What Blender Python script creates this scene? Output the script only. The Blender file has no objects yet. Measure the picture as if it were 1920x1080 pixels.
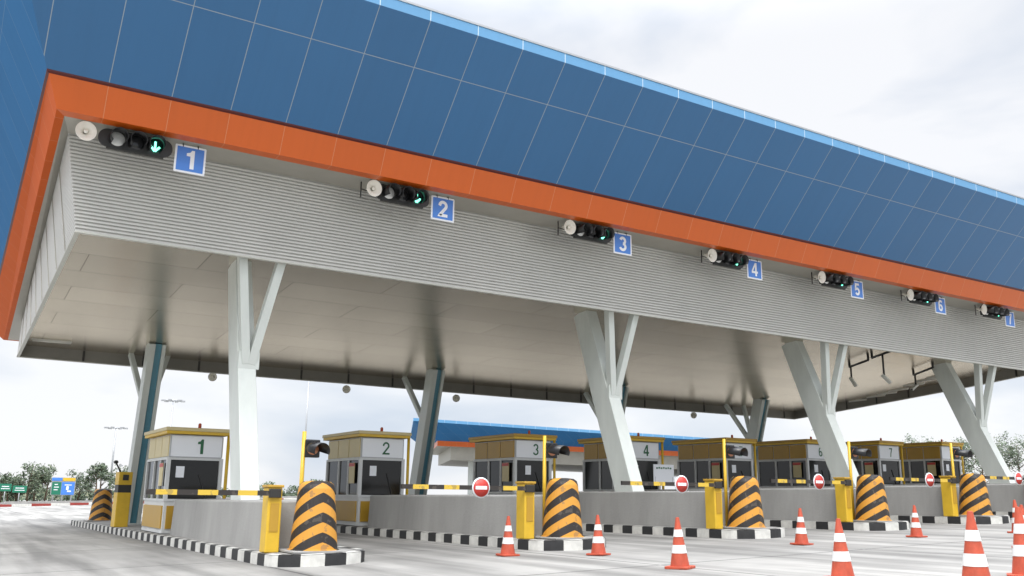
import bpy, math, random
import numpy as np
from mathutils import Vector, Matrix
random.seed(7)
S = bpy.context.scene
COL = S.collection
# ------------------------------------------------------------------ camera, world, sun, exposure
PITCH, YAW, ROLL, F = 0.2249, 0.5557, 0.0118, 1706.8
fw = Vector((math.sin(YAW)*math.cos(PITCH), math.cos(YAW)*math.cos(PITCH), math.sin(PITCH)))
r0 = Vector((math.cos(YAW), -math.sin(YAW), 0)); u0 = r0.cross(fw)
rt = r0*math.cos(ROLL)+u0*math.sin(ROLL); up = -r0*math.sin(ROLL)+u0*math.cos(ROLL)
cd = bpy.data.cameras.new('camera'); cam = bpy.data.objects.new('camera', cd); COL.objects.link(cam)
cd.lens = F/1920*36; cd.sensor_width = 36; cd.clip_start = .1; cd.clip_end = 4000
cam.matrix_world = Matrix(((rt.x, up.x, -fw.x, 0), (rt.y, up.y, -fw.y, 0), (rt.z, up.z, -fw.z, 0), (0, 0, 0, 1)))
S.camera = cam
W = bpy.data.worlds.new('World'); S.world = W; W.use_nodes = True
nt = W.node_tree; nt.nodes.clear()
def N(nt, t, **k):
    n = nt.nodes.new(t)
    for a, b in k.items():
        if a in n.inputs.keys() if isinstance(a, str) else False: n.inputs[a].default_value = b
        else: setattr(n, a, b)
    return n
L = lambda nt, a, b: nt.links.new(a, b)
SUN_EL, SUN_AZ = math.radians(50), math.radians(215)   # azimuth measured from +Y towards +X
sky = N(nt, 'ShaderNodeTexSky'); sky.sky_type = 'NISHITA'; sky.sun_disc = False
sky.sun_elevation = SUN_EL; sky.sun_rotation = SUN_AZ
tc = N(nt, 'ShaderNodeTexCoord'); mp = N(nt, 'ShaderNodeMapping'); mp.inputs['Scale'].default_value = (1.1, 1.1, 3.2)
mp.inputs['Rotation'].default_value = (.1, .15, .5)
no = N(nt, 'ShaderNodeTexNoise'); no.inputs['Scale'].default_value = 2.6; no.inputs['Detail'].default_value = 5; no.inputs['Roughness'].default_value = .5
no.inputs['Distortion'].default_value = .3
cr = N(nt, 'ShaderNodeValToRGB')
cr.color_ramp.elements[0].position = .36; cr.color_ramp.elements[0].color = (3.9, 4.3, 4.95, 1)
cr.color_ramp.elements[1].position = .56; cr.color_ramp.elements[1].color = (5.75, 5.8, 5.95, 1)
# overcast sky, zenith raised well past natural to light ground and undersides
sz = N(nt, 'ShaderNodeSeparateXYZ'); zr = N(nt, 'ShaderNodeMapRange'); zr.interpolation_type = 'SMOOTHSTEP'
zr.inputs[1].default_value = .45; zr.inputs[2].default_value = 1.0; zr.inputs[3].default_value = 1.0; zr.inputs[4].default_value = 7.6
vs = N(nt, 'ShaderNodeVectorMath'); vs.operation = 'SCALE'
mx = N(nt, 'ShaderNodeMix'); mx.data_type = 'RGBA'; mx.inputs[0].default_value = .93
bg = N(nt, 'ShaderNodeBackground'); bg.inputs[1].default_value = .1
wo = N(nt, 'ShaderNodeOutputWorld')
L(nt, tc.outputs['Generated'], mp.inputs[0]); L(nt, mp.outputs[0], no.inputs[0]); L(nt, no.outputs[0], cr.inputs[0])
L(nt, sky.outputs[0], mx.inputs[6]); L(nt, tc.outputs['Generated'], sz.inputs[0]); L(nt, sz.outputs[2], zr.inputs[0]); L(nt, cr.outputs[0], vs.inputs[0]); L(nt, zr.outputs[0], vs.inputs['Scale']); L(nt, vs.outputs[0], mx.inputs[7]); L(nt, mx.outputs[2], bg.inputs[0]); L(nt, bg.outputs[0], wo.inputs[0])
sd = bpy.data.lights.new('sun', 'SUN'); sd.energy = 1.0; sd.angle = math.radians(20); sd.color = (1, .96, .9)
so = bpy.data.objects.new('sun', sd); COL.objects.link(so)
sv = Vector((math.sin(SUN_AZ)*math.cos(SUN_EL), math.cos(SUN_AZ)*math.cos(SUN_EL), math.sin(SUN_EL)))
so.rotation_euler = sv.to_track_quat('Z', 'Y').to_euler(); so.location = (0, -20, 60)
S.view_settings.view_transform = 'Standard'; S.view_settings.look = 'None'
S.view_settings.exposure = .78; S.view_settings.gamma = 1
# ------------------------------------------------------------------ materials
MATS = {}
def mat(name, col, rough=.5, metal=0, var=.0, vscale=2, bump=0, bscale=20, emit=None, spec=.5, coat=0, alpha=None, streak=False):
    m = bpy.data.materials.new(name); m.use_nodes = True; t = m.node_tree
    b = t.nodes['Principled BSDF']; c = (*col, 1)
    b.inputs['Base Color'].default_value = c; b.inputs['Roughness'].default_value = rough
    b.inputs['Metallic'].default_value = metal; b.inputs['Specular IOR Level'].default_value = spec
    b.inputs['Coat Weight'].default_value = coat
    if emit: b.inputs['Emission Color'].default_value = (*emit[0], 1); b.inputs['Emission Strength'].default_value = emit[1]
    tcn = N(t, 'ShaderNodeTexCoord')
    if var:
        mpn = N(t, 'ShaderNodeMapping'); mpn.inputs['Scale'].default_value = (1, 1, .25) if streak else (1, 1, 1)
        L(t, tcn.outputs['Object'], mpn.inputs[0])
        n1 = N(t, 'ShaderNodeTexNoise'); n1.inputs['Scale'].default_value = vscale; n1.inputs['Detail'].default_value = 6; n1.inputs['Roughness'].default_value = .65
        L(t, mpn.outputs[0], n1.inputs[0])
        rp = N(t, 'ShaderNodeMapRange'); rp.inputs[1].default_value = .3; rp.inputs[2].default_value = .7
        rp.inputs[3].default_value = 1-var; rp.inputs[4].default_value = 1+var*.5
        L(t, n1.outputs[0], rp.inputs[0])
        vm = N(t, 'ShaderNodeVectorMath'); vm.operation = 'SCALE'; vm.inputs[0].default_value = col
        L(t, rp.outputs[0], vm.inputs['Scale']); L(t, vm.outputs[0], b.inputs['Base Color'])
        rr = N(t, 'ShaderNodeMapRange'); rr.inputs[3].default_value = max(0, rough-.08); rr.inputs[4].default_value = min(1, rough+.12)
        L(t, n1.outputs[0], rr.inputs[0]); L(t, rr.outputs[0], b.inputs['Roughness'])
    if bump:
        n2 = N(t, 'ShaderNodeTexNoise'); n2.inputs['Scale'].default_value = bscale; n2.inputs['Detail'].default_value = 5
        L(t, tcn.outputs['Object'], n2.inputs[0])
        bp = N(t, 'ShaderNodeBump'); bp.inputs['Strength'].default_value = bump; bp.inputs['Distance'].default_value = .02
        L(t, n2.outputs[0], bp.inputs['Height']); L(t, bp.outputs[0], b.inputs['Normal'])
    MATS[name] = m
    return m
def panel_mat(name, col, line, u, v, lw, rough, vlines=True, spec=.5, var=.05, wave=.0, u_off=0.0, v_list=None, stagger=False, linemix=1.0):
    """sheet cladding: joints from UV in metres"""
    m = mat(name, col, rough, spec=spec); t = m.node_tree; b = t.nodes['Principled BSDF']
    uv = N(t, 'ShaderNodeUVMap'); sp = N(t, 'ShaderNodeSeparateXYZ'); L(t, uv.outputs[0], sp.inputs[0])
    def M(op, a, c=None, x=None):
        n = N(t, 'ShaderNodeMath'); n.operation = op
        for i, q in enumerate((a, c, x)):
            if q is None: continue
            if isinstance(q, (int, float)): n.inputs[i].default_value = q
            else: L(t, q, n.inputs[i])
        return n.outputs[0]
    U = M('DIVIDE', M('SUBTRACT', sp.outputs[0], u_off), u)
    if stagger: U = M('ADD', U, M('MULTIPLY', M('MODULO', M('FLOOR', M('DIVIDE', sp.outputs[1], v)), 2), .5))
    lines = M('LESS_THAN', M('ABSOLUTE', M('SUBTRACT', M('FRACT', M('ADD', U, .5)), .5)), lw/u/2)
    ids = M('FLOOR', U)
    if v_list is not None:
        for vv in v_list: lines = M('MAXIMUM', lines, M('LESS_THAN', M('ABSOLUTE', M('SUBTRACT', sp.outputs[1], vv)), lw/2))
    elif v:
        V = M('DIVIDE', sp.outputs[1], v)
        lines = M('MAXIMUM', lines, M('LESS_THAN', M('ABSOLUTE', M('SUBTRACT', M('FRACT', M('ADD', V, .5)), .5)), lw/v/2))
        ids = M('ADD', ids, M('MULTIPLY', M('FLOOR', V), 17.3))
    wn = N(t, 'ShaderNodeTexWhiteNoise'); wn.noise_dimensions = '1D'; L(t, ids, wn.inputs['W'])
    n1 = N(t, 'ShaderNodeTexNoise'); n1.inputs['Scale'].default_value = .8; n1.inputs['Detail'].default_value = 5
    tcn = N(t, 'ShaderNodeTexCoord'); L(t, tcn.outputs['Object'], n1.inputs[0])
    ms = N(t, 'ShaderNodeMapping'); ms.inputs['Scale'].default_value = (5.5, .35, 1); L(t, uv.outputs[0], ms.inputs[0])
    n3 = N(t, 'ShaderNodeTexNoise'); n3.inputs['Scale'].default_value = 1; n3.inputs['Detail'].default_value = 7; n3.inputs['Roughness'].default_value = .6; L(t, ms.outputs[0], n3.inputs[0])
    rs = N(t, 'ShaderNodeMapRange'); rs.inputs[1].default_value = .45; rs.inputs[2].default_value = .75; rs.inputs[3].default_value = .0; rs.inputs[4].default_value = .045; L(t, n3.outputs[0], rs.inputs[0])
    val = M('ADD', M('SUBTRACT', M('MULTIPLY', wn.outputs[0], var), rs.outputs[0]), M('ADD', 1-var, M('MULTIPLY', n1.outputs[0], var)))
    vm = N(t, 'ShaderNodeVectorMath'); vm.operation = 'SCALE'; vm.inputs[0].default_value = col; L(t, val, vm.inputs['Scale'])
    mix = N(t, 'ShaderNodeMix'); mix.data_type = 'RGBA'; mix.inputs[7].default_value = (*line, 1)
    L(t, M('MULTIPLY', lines, linemix), mix.inputs[0]); L(t, vm.outputs[0], mix.inputs[6]); L(t, mix.outputs[2], b.inputs['Base Color'])
    if wave:
        n2 = N(t, 'ShaderNodeTexNoise'); n2.inputs['Scale'].default_value = .35; n2.inputs['Detail'].default_value = 2
        L(t, tcn.outputs['Object'], n2.inputs[0])
        h = M('ADD', M('MULTIPLY', n2.outputs[0], wave), M('MULTIPLY', lines, -wave*.05))
        bp = N(t, 'ShaderNodeBump'); bp.inputs['Strength'].default_value = .6; bp.inputs['Distance'].default_value = 1
        L(t, h, bp.inputs['Height']); L(t, bp.outputs[0], b.inputs['Normal'])
    return m
# ------------------------------------------------------------------ mesh builder
class MB:
    def __init__(s): s.v = []; s.f = []; s.uv = []; s.mi = []; s.m = 0; s.sm = []
    def face(s, pts, uv=None, smooth=False):
        i = len(s.v); s.v += [tuple(p) for p in pts]; s.f.append(tuple(range(i, i+len(pts))))
        s.uv.append(uv or [(0, 0)]*len(pts)); s.mi.append(s.m); s.sm.append(smooth)
        return s
    def box(s, c, d, rz=0, R=None):
        c = Vector(c); R = R or Matrix.Rotation(rz, 3, 'Z')
        P = [c+R@Vector((x*d[0]/2, y*d[1]/2, z*d[2]/2)) for x in (-1, 1) for y in (-1, 1) for z in (-1, 1)]
        for a in ((0, 1, 3, 2), (4, 6, 7, 5), (0, 4, 5, 1), (2, 3, 7, 6), (0, 2, 6, 4), (1, 5, 7, 3)):
            s.face([P[k] for k in a])
        return s
    def beam(s, a, b, w, d, w2=None, d2=None, side=(1, 0, 0)):
        """rectangular bar from a to b; w along side, d across"""
        a = Vector(a); b = Vector(b); z = (b-a).normalized(); x = Vector(side); x = (x-z*x.dot(z)).normalized(); y = z.cross(x)
        w2 = w2 or w; d2 = d2 or d
        P = [a+x*(sx*w/2)+y*(sy*d/2) for sx, sy in ((-1, -1), (1, -1), (1, 1), (-1, 1))]
        Q = [b+x*(sx*w2/2)+y*(sy*d2/2) for sx, sy in ((-1, -1), (1, -1), (1, 1), (-1, 1))]
        for k in range(4): s.face([P[k], P[(k+1) % 4], Q[(k+1) % 4], Q[k]])
        s.face(P[::-1]); s.face(Q)
        return s
    def tube(s, pts, r, n=12, cap=True):
        """swept circle through pts; r number or list"""
        pts = [Vector(p) for p in pts]; rs = r if isinstance(r, (list, tuple)) else [r]*len(pts); rings = []
        for i, p in enumerate(pts):
            d = (pts[min(i+1, len(pts)-1)]-pts[max(i-1, 0)]).normalized()
            x = d.orthogonal().normalized() if i == 0 else (x-d*x.dot(d)).normalized()
            y = d.cross(x); rings.append([p+(x*math.cos(t)+y*math.sin(t))*rs[i] for t in [2*math.pi*k/n for k in range(n)]])
        for A, B in zip(rings, rings[1:]):
            for k in range(n): s.face([A[k], A[(k+1) % n], B[(k+1) % n], B[k]], smooth=True)
        if cap: s.face(rings[0][::-1]); s.face(rings[-1])
        return s
    def lathe(s, c, axis, prof, n=24, arc=(0, 2*math.pi), upv=(0, 0, 1)):
        """prof: (distance along axis, radius)"""
        c = Vector(c); z = Vector(axis).normalized(); x = Vector(upv) if abs(z.z) < .9 else Vector((1, 0, 0)); x = (x-z*x.dot(z)).normalized(); y = z.cross(x)
        full = abs(arc[1]-arc[0]-2*math.pi) < 1e-4; m = n if full else n+1
        R = [[c+z*h+(x*math.cos(t)+y*math.sin(t))*r for t in [arc[0]+(arc[1]-arc[0])*k/n for k in range(m)]] for h, r in prof]
        for A, B in zip(R, R[1:]):
            for k in range(m if full else m-1): s.face([A[k], A[(k+1) % m], B[(k+1) % m], B[k]], smooth=True)
        return s
    def prism(s, poly, z0, z1, zf=None):
        zf = zf or (lambda x, y: 0)
        A = [(x, y, z0+zf(x, y)) for x, y in poly]; B = [(x, y, z1+zf(x, y)) for x, y in poly]; n = len(poly)
        for k in range(n): s.face([A[k], A[(k+1) % n], B[(k+1) % n], B[k]])
        s.face(A[::-1]); s.face(B)
        return s
    def build(s, name, mats, parent=None, bevel=0, weld=True):
        me = bpy.data.meshes.new(name)
        mats = mats if isinstance(mats, (list, tuple)) else [mats]
        me.from_pydata(s.v, [], s.f)
        for m in mats: me.materials.append(m)
        uvl = me.uv_layers.new(name='UVMap'); k = 0
        flat = [c for u in s.uv for p in u for c in p]
        uvl.data.foreach_set('uv', flat)
        me.polygons.foreach_set('material_index', s.mi); me.polygons.foreach_set('use_smooth', s.sm)
        if weld:
            import bmesh
            bm = bmesh.new(); bm.from_mesh(me); bmesh.ops.remove_doubles(bm, verts=bm.verts, dist=1e-5)
            if bevel: bmesh.ops.recalc_face_normals(bm, faces=bm.faces)
            bm.to_mesh(me); bm.free()
        o = bpy.data.objects.new(name, me); COL.objects.link(o)
        if parent: o.parent = parent
        if bevel:
            b = o.modifiers.new('bevel', 'BEVEL'); b.width = bevel; b.segments = 2; b.limit_method = 'ANGLE'; b.harden_normals = False
        return o
def tag(o, label, cat, group=None):
    o['label'] = label; o['category'] = cat
    if group: o['group'] = group
    return o
def thing(name, loc, label, cat, group=None, rz=0):
    o = bpy.data.objects.new(name, None); COL.objects.link(o); o.location = loc; o.rotation_euler.z = rz; o.empty_display_size = .2
    return tag(o, label, cat, group)
def struct(o): o['kind'] = 'structure'; return o
def copy_tree(o, parent=None):
    c = o.copy(); COL.objects.link(c)
    if parent: c.parent = parent
    for ch in list(o.children): copy_tree(ch, c)
    return c
def relabel(o, label, loc=None):
    o['label'] = label
    if loc is not None: o.location = loc
    return o
def arc(cx, cy, rx, ry, a0, a1, n=18): return [(cx+rx*math.cos(math.radians(a0+(a1-a0)*k/n)), cy+ry*math.sin(math.radians(a0+(a1-a0)*k/n))) for k in range(n+1)]
DIG = {
 '1': [('poly', [(.0, -.5), (.20, -.5), (.20, .5), (.06, .5), (-.02, .37), (-.19, .32), (-.19, .17), (.0, .17)])],
 '2': [('line', [(-.225, .17)]+arc(0, .19, .215, .22, 175, -35)+[(-.20, -.40), (-.205, -.41), (.31, -.41)])],
 '3': [('line', arc(0, .21, .195, .20, 165, -85)), ('line', arc(-.01, -.20, .225, .215, 85, -165))],
 '4': [('poly', [(.03, .5), (.20, .5), (.20, -.13), (.31, -.13), (.31, -.29), (.20, -.29), (.20, -.5), (.02, -.5), (.02, -.29), (-.33, -.29), (-.33, -.12)], [(.02, .24), (.02, -.13), (-.18, -.13)])],
 '5': [('line', [(.25, .415), (-.155, .415), (-.195, -.0)]+arc(-.0, -.17, .215, .235, 125, -150))],
 '6': [('ring', arc(.01, -.185, .205, .225, 0, 360, 30)), ('line', [(.20, .30)]+arc(.03, .10, .225, .31, 65, 180)+[(-.195, -.18)])],
 '7': [('line', [(-.26, .415), (.22, .415), (.215, .40)]+[(.03, -.06), (-.06, -.5)])],
 '8': [('ring', arc(0, .225, .165, .185, 0, 360, 28)), ('ring', arc(0, -.20, .205, .215, 0, 360, 30))],
}
def digit(name, s, size, loc, m, parent, w=.18, ext=.004):
    """numeral in the xz plane facing -y, stroke width w of its height"""
    b = MB()
    def strip(P, closed, y):
        P = [Vector(p) for p in P]
        if closed: P = P[:-1]
        n = len(P); Lf, Rt = [], []
        for i in range(n):
            pa = P[i-1] if (closed or i) else P[i]; pb = P[(i+1) % n] if (closed or i < n-1) else P[i]
            d1 = (P[i]-pa); d2 = (pb-P[i]); d1 = d1.normalized() if d1.length > 1e-6 else d2.normalized(); d2 = d2.normalized() if d2.length > 1e-6 else d1
            d = (d1+d2).normalized(); k = 1/max(.5, d.dot(d1)); nn = Vector((-d.y, d.x))*w/2*k
            Lf.append(P[i]+nn); Rt.append(P[i]-nn)
        for i in range(n if closed else n-1):
            j = (i+1) % n; q = [Lf[i], Rt[i], Rt[j], Lf[j]]
            b.face([(v.x*size, y, v.y*size) for v in q])
    for k, e in enumerate(DIG[s]):
        y = -ext-.0012*k
        if e[0] == 'poly':
            if len(e) == 2: b.face([(x*size, y, z*size) for x, z in e[1]][::-1])
            else:                                     # outline with a triangular hole, cut into convex pieces
                o, h = e[1], e[2]
                for q in ([(.02, .5), (.20, .5), (.20, -.13), (.02, -.13)], [(.02, .50), (.02, .24), (-.18, -.13), (-.33, -.12)], [(-.33, -.13), (.31, -.13), (.31, -.29), (-.33, -.29)], [(.02, -.29), (.20, -.29), (.20, -.5), (.02, -.5)]):
                    b.face([(x*size, y, z*size) for x, z in q])
        else: strip(e[1], e[0] == 'ring', y)
    o = b.build(name, m, parent); o.location = loc
    return o
# ------------------------------------------------------------------ survey helpers (metres, camera at the origin)
def ray(px, py): return fw+rt*((px-960)/F)+up*((540-py)/F)
KS = .0615                                              # fall of the canopy towards its exit side
def shear(y): return -KS*max(0, y-21.05)
def at_plane(px, py, z0):                               # point on the sloping canopy plane z = z0 + shear(y)
    v = ray(px, py); s = (z0+KS*21.05)/(v.z+KS*v.y); return v*s
def at_y(px, py, y): v = ray(px, py); return v*(y/v.y)
def g(x, y):                                            # ground height
    return -1.22+.029*(min(max(x, -12), 48)-6.1)-.005*(min(max(y, 0), 60)-16)
ISL = [6.1, 11.67, 17.2, 22.07, 26.92, 31.6, 36.3, 40.9]
# ------------------------------------------------------------------ materials used
BLUE = (.040, .156, .345)
m_blue = panel_mat('blue_cladding', BLUE, (.30, .36, .42), 1.2365, None, .018, .38, u_off=2.0528, v_list=[2.003], var=.06, wave=.005)
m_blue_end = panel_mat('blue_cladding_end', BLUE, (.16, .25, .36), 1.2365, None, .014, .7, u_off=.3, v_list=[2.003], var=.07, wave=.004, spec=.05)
m_band = panel_mat('sky_lit_blue_edge', (.11, .29, .50), (.55, .65, .72), 1.2365, None, .02, .35, u_off=2.0528, var=.04)  # blue painted lighter for the skylight falling on the top band
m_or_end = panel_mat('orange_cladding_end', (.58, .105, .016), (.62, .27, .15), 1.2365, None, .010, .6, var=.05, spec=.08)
m_or = panel_mat('orange_cladding', (.64, .115, .010), (.66, .28, .14), 1.2365, None, .010, .33, u_off=2.0528, var=.05, wave=.004)
m_reveal_shade = mat('reveal_shade_red', (.09, .008, .006), .5)  # dark red stands in for the shade under the blue overhang
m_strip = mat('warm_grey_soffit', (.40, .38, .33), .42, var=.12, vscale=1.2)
m_louv = mat('ribbed_grey_sheet', (.61, .605, .58), .38, var=.06, vscale=.8, metal=.15)
m_ceil = panel_mat('ceiling_panels', (.67, .64, .58), (.24, .225, .20), 5.2, 1.6, .024, .27, var=.12, wave=.03, stagger=True, linemix=.95)
m_ceil.node_tree.nodes['Principled BSDF'].inputs['IOR'].default_value = 1.8
m_ceil.node_tree.nodes['Principled BSDF'].inputs['Metallic'].default_value = .85
m_ceil.node_tree.nodes['Principled BSDF'].inputs['Specular Tint'].default_value = (1, .92, .80, 1)
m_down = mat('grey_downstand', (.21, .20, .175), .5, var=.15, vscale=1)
m_trim = mat('pale_trim', (.55, .55, .50), .4)
m_col = mat('pale_green_paint', (.63, .665, .63), .34, var=.12, vscale=1.3, streak=True)
m_teal = mat('teal_paint', (.11, .29, .38), .35, var=.1)
m_dkmetal = mat('dark_metal', (.025, .024, .022), .5)
m_black = mat('black_plastic', (.010, .010, .011), .32)
m_plate = mat('charcoal_backplate', (.030, .030, .030), .45)
m_white = mat('white_paint', (.78, .78, .74), .4, var=.05)
m_horn = mat('ivory_plastic', (.84, .82, .74), .38, var=.04)
m_sblue = mat('sign_blue', (.07, .215, .62), .3)
m_swhite = mat('sign_white', (.80, .82, .85), .35)
m_lens = mat('grey_lens', (.72, .72, .70), .3)
m_amber = mat('amber_lens', (.50, .22, .12), .2)
m_dlens = mat('dark_lens', (.02, .02, .022), .12)
m_glens = mat('green_lens', (.004, .06, .045), .12)
m_arrow = mat('lit_green_arrow', (.1, .6, .45), .4, emit=((.20, 1.0, .70), 2.0))
m_conc = mat('grey_concrete', (.33, .325, .31), .8, var=.2, vscale=1.1, bump=.25, bscale=18, streak=True)
m_islandtop = mat('island_concrete', (.26, .255, .24), .85, var=.25, vscale=1.5, bump=.3)
m_kw = mat('kerb_white', (.62, .61, .57), .6, var=.2, vscale=5)
m_kb = mat('kerb_black', (.025, .025, .026), .6, var=.3, vscale=5)
m_kr = mat('kerb_red', (.30, .04, .03), .6, var=.2, vscale=3)
m_yel = mat('yellow_paint', (.66, .42, .03), .4, var=.1, vscale=3)
m_cream = mat('cream_panel', (.60, .50, .26), .4, var=.06)
m_ochre = mat('ochre_panel', (.46, .27, .03), .38, var=.08)
m_bwhite = mat('booth_white', (.62, .63, .62), .4, var=.08, streak=True)
m_glass = mat('dark_booth_glass', (.008, .009, .010), .08, spec=.4)
m_red = mat('red_paint', (.50, .04, .03), .4)
m_green = mat('number_green', (.02, .12, .05), .5)
m_beacon = mat('beacon_red', (.55, .10, .05), .25)
m_cone = mat('cone_orange', (.46, .075, .035), .5, var=.3, vscale=6)
m_conew = mat('cone_white', (.72, .72, .70), .4, var=.1, vscale=6)
m_tube = mat('tube_white', (.80, .79, .74), .35)
m_grn = mat('sign_green', (.015, .17, .10), .4)
m_steel = mat('galvanised_steel', (.42, .43, .44), .42, metal=.5)
m_bark = mat('bark', (.12, .085, .055), .9, var=.3, vscale=8)
m_leafs = [mat('foliage_'+n, c, .6, var=.25, vscale=3) for n, c in (('deep', (.05, .075, .04)), ('mid', (.075, .11, .05)), ('olive', (.11, .13, .07)))]
# bollard stripes: chevrons peaking at the front
def stripe_mat(name, cA, cB, period, slope, phase=0):
    m = mat(name, cA, .5); t = m.node_tree; b = t.nodes['Principled BSDF']
    uv = N(t, 'ShaderNodeUVMap'); sp = N(t, 'ShaderNodeSeparateXYZ'); L(t, uv.outputs[0], sp.inputs[0])
    def M(op, a, c=None):
        n = N(t, 'ShaderNodeMath'); n.operation = op
        for i, q in enumerate((a, c)):
            if q is None: continue
            if isinstance(q, (int, float)): n.inputs[i].default_value = q
            else: L(t, q, n.inputs[i])
        return n.outputs[0]
    w = M('FRACT', M('DIVIDE', M('ADD', M('ADD', sp.outputs[1], phase), M('MULTIPLY', M('ABSOLUTE', sp.outputs[0]), slope)), period))
    k = M('GREATER_THAN', w, .5)
    tcn = N(t, 'ShaderNodeTexCoord'); n1 = N(t, 'ShaderNodeTexNoise'); n1.inputs['Scale'].default_value = 7; n1.inputs['Detail'].default_value = 6
    L(t, tcn.outputs['Object'], n1.inputs[0])
    mix = N(t, 'ShaderNodeMix'); mix.data_type = 'RGBA'; mix.inputs[6].default_value = (*cA, 1); mix.inputs[7].default_value = (*cB, 1); L(t, k, mix.inputs[0])
    m2 = N(t, 'ShaderNodeMix'); m2.data_type = 'RGBA'; m2.inputs[7].default_value = (.12, .10, .08, 1)
    L(t, mix.outputs[2], m2.inputs[6]); L(t, M('MULTIPLY', M('GREATER_THAN', n1.outputs[0], .60), .45), m2.inputs[0]); L(t, m2.outputs[2], b.inputs['Base Color'])
    return m
m_chev = stripe_mat('yellow_black_chevron', (.58, .27, .035), (.022, .018, .016), .35, 1.0)
m_arm = stripe_mat('gate_arm_stripes', (.62, .42, .05), (.03, .025, .022), .7, 0)

# ground materials
def pave_mat():
    m = mat('concrete_pavement', (.30, .29, .27), .82); t = m.node_tree; b = t.nodes['Principled BSDF']
    tcn = N(t, 'ShaderNodeTexCoord')
    n1 = N(t, 'ShaderNodeTexNoise'); n1.inputs['Scale'].default_value = .35; n1.inputs['Detail'].default_value = 9; n1.inputs['Roughness'].default_value = .62
    L(t, tcn.outputs['Object'], n1.inputs[0])
    mp = N(t, 'ShaderNodeMapping'); mp.inputs['Scale'].default_value = (1.6, .12, 1); L(t, tcn.outputs['Object'], mp.inputs[0])
    n2 = N(t, 'ShaderNodeTexNoise'); n2.inputs['Scale'].default_value = 1; n2.inputs['Detail'].default_value = 4; L(t, mp.outputs[0], n2.inputs[0])
    br = N(t, 'ShaderNodeTexBrick'); br.offset = 0; br.inputs['Scale'].default_value = 1; br.inputs['Mortar Size'].default_value = .03
    br.inputs['Brick Width'].default_value = 5.2; br.inputs['Row Height'].default_value = 6; br.inputs['Color1'].default_value = (.25, .242, .225, 1)
    br.inputs['Color2'].default_value = (.28, .272, .253, 1); br.inputs['Mortar'].default_value = (.07, .068, .064, 1)
    L(t, tcn.outputs['Object'], br.inputs[0])
    r1 = N(t, 'ShaderNodeMapRange'); r1.inputs[1].default_value = .3; r1.inputs[2].default_value = .72; r1.inputs[3].default_value = .72; r1.inputs[4].default_value = 1.18; L(t, n1.outputs[0], r1.inputs[0])
    r2 = N(t, 'ShaderNodeMapRange'); r2.inputs[1].default_value = .35; r2.inputs[2].default_value = .6; r2.inputs[3].default_value = .60; r2.inputs[4].default_value = 1.08; L(t, n2.outputs[0], r2.inputs[0])
    ml = N(t, 'ShaderNodeMath'); ml.operation = 'MULTIPLY'; L(t, r1.outputs[0], ml.inputs[0]); L(t, r2.outputs[0], ml.inputs[1])
    vm = N(t, 'ShaderNodeVectorMath'); vm.operation = 'SCALE'; L(t, br.outputs[0], vm.inputs[0]); L(t, ml.outputs[0], vm.inputs['Scale']); L(t, vm.outputs[0], b.inputs['Base Color'])
    n3 = N(t, 'ShaderNodeTexNoise'); n3.inputs['Scale'].default_value = 30; n3.inputs['Detail'].default_value = 4; L(t, tcn.outputs['Object'], n3.inputs[0])
    bp = N(t, 'ShaderNodeBump'); bp.inputs['Strength'].default_value = .3; bp.inputs['Distance'].default_value = .01; L(t, n3.outputs[0], bp.inputs['Height']); L(t, bp.outputs[0], b.inputs['Normal'])
    return m
m_pave = pave_mat()
m_earth = mat('dry_grass', (.10, .105, .05), .95, var=.35, vscale=.25, bump=.5, bscale=3)

# ------------------------------------------------------------------ ground and pavement
def sheet(xs, ys, dz, name, m):
    b = MB(); P = [[(x, y, g(x, y)+dz) for y in ys] for x in xs]
    for i in range(len(xs)-1):
        for j in range(len(ys)-1): b.face([P[i][j], P[i+1][j], P[i+1][j+1], P[i][j+1]], smooth=True)
    return b.build(name, m)
struct(sheet([-2500, -600, -150, -40, -12, 0, 20, 48, 80, 200, 700, 2500], [-2500, -500, -100, 0, 16, 40, 60, 200, 700, 2500], -.03, 'ground', m_earth))
struct(sheet([-60, -12, 0, 6.1, 20, 34, 48, 130], [-60, -10, 0, 16, 40, 60, 100, 150], -.004, 'pavement', m_pave))

# ------------------------------------------------------------------ the canopy
can = thing('toll_canopy', (0, 0, 0), 'long toll plaza canopy with blue flared fascia, orange edge and ribbed grey skirt', 'canopy')
RS = .12                                                # right end runs slightly skew
def ring(name, lo, hi, mats, uvs=None):
    pass
XR = 41.4
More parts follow.
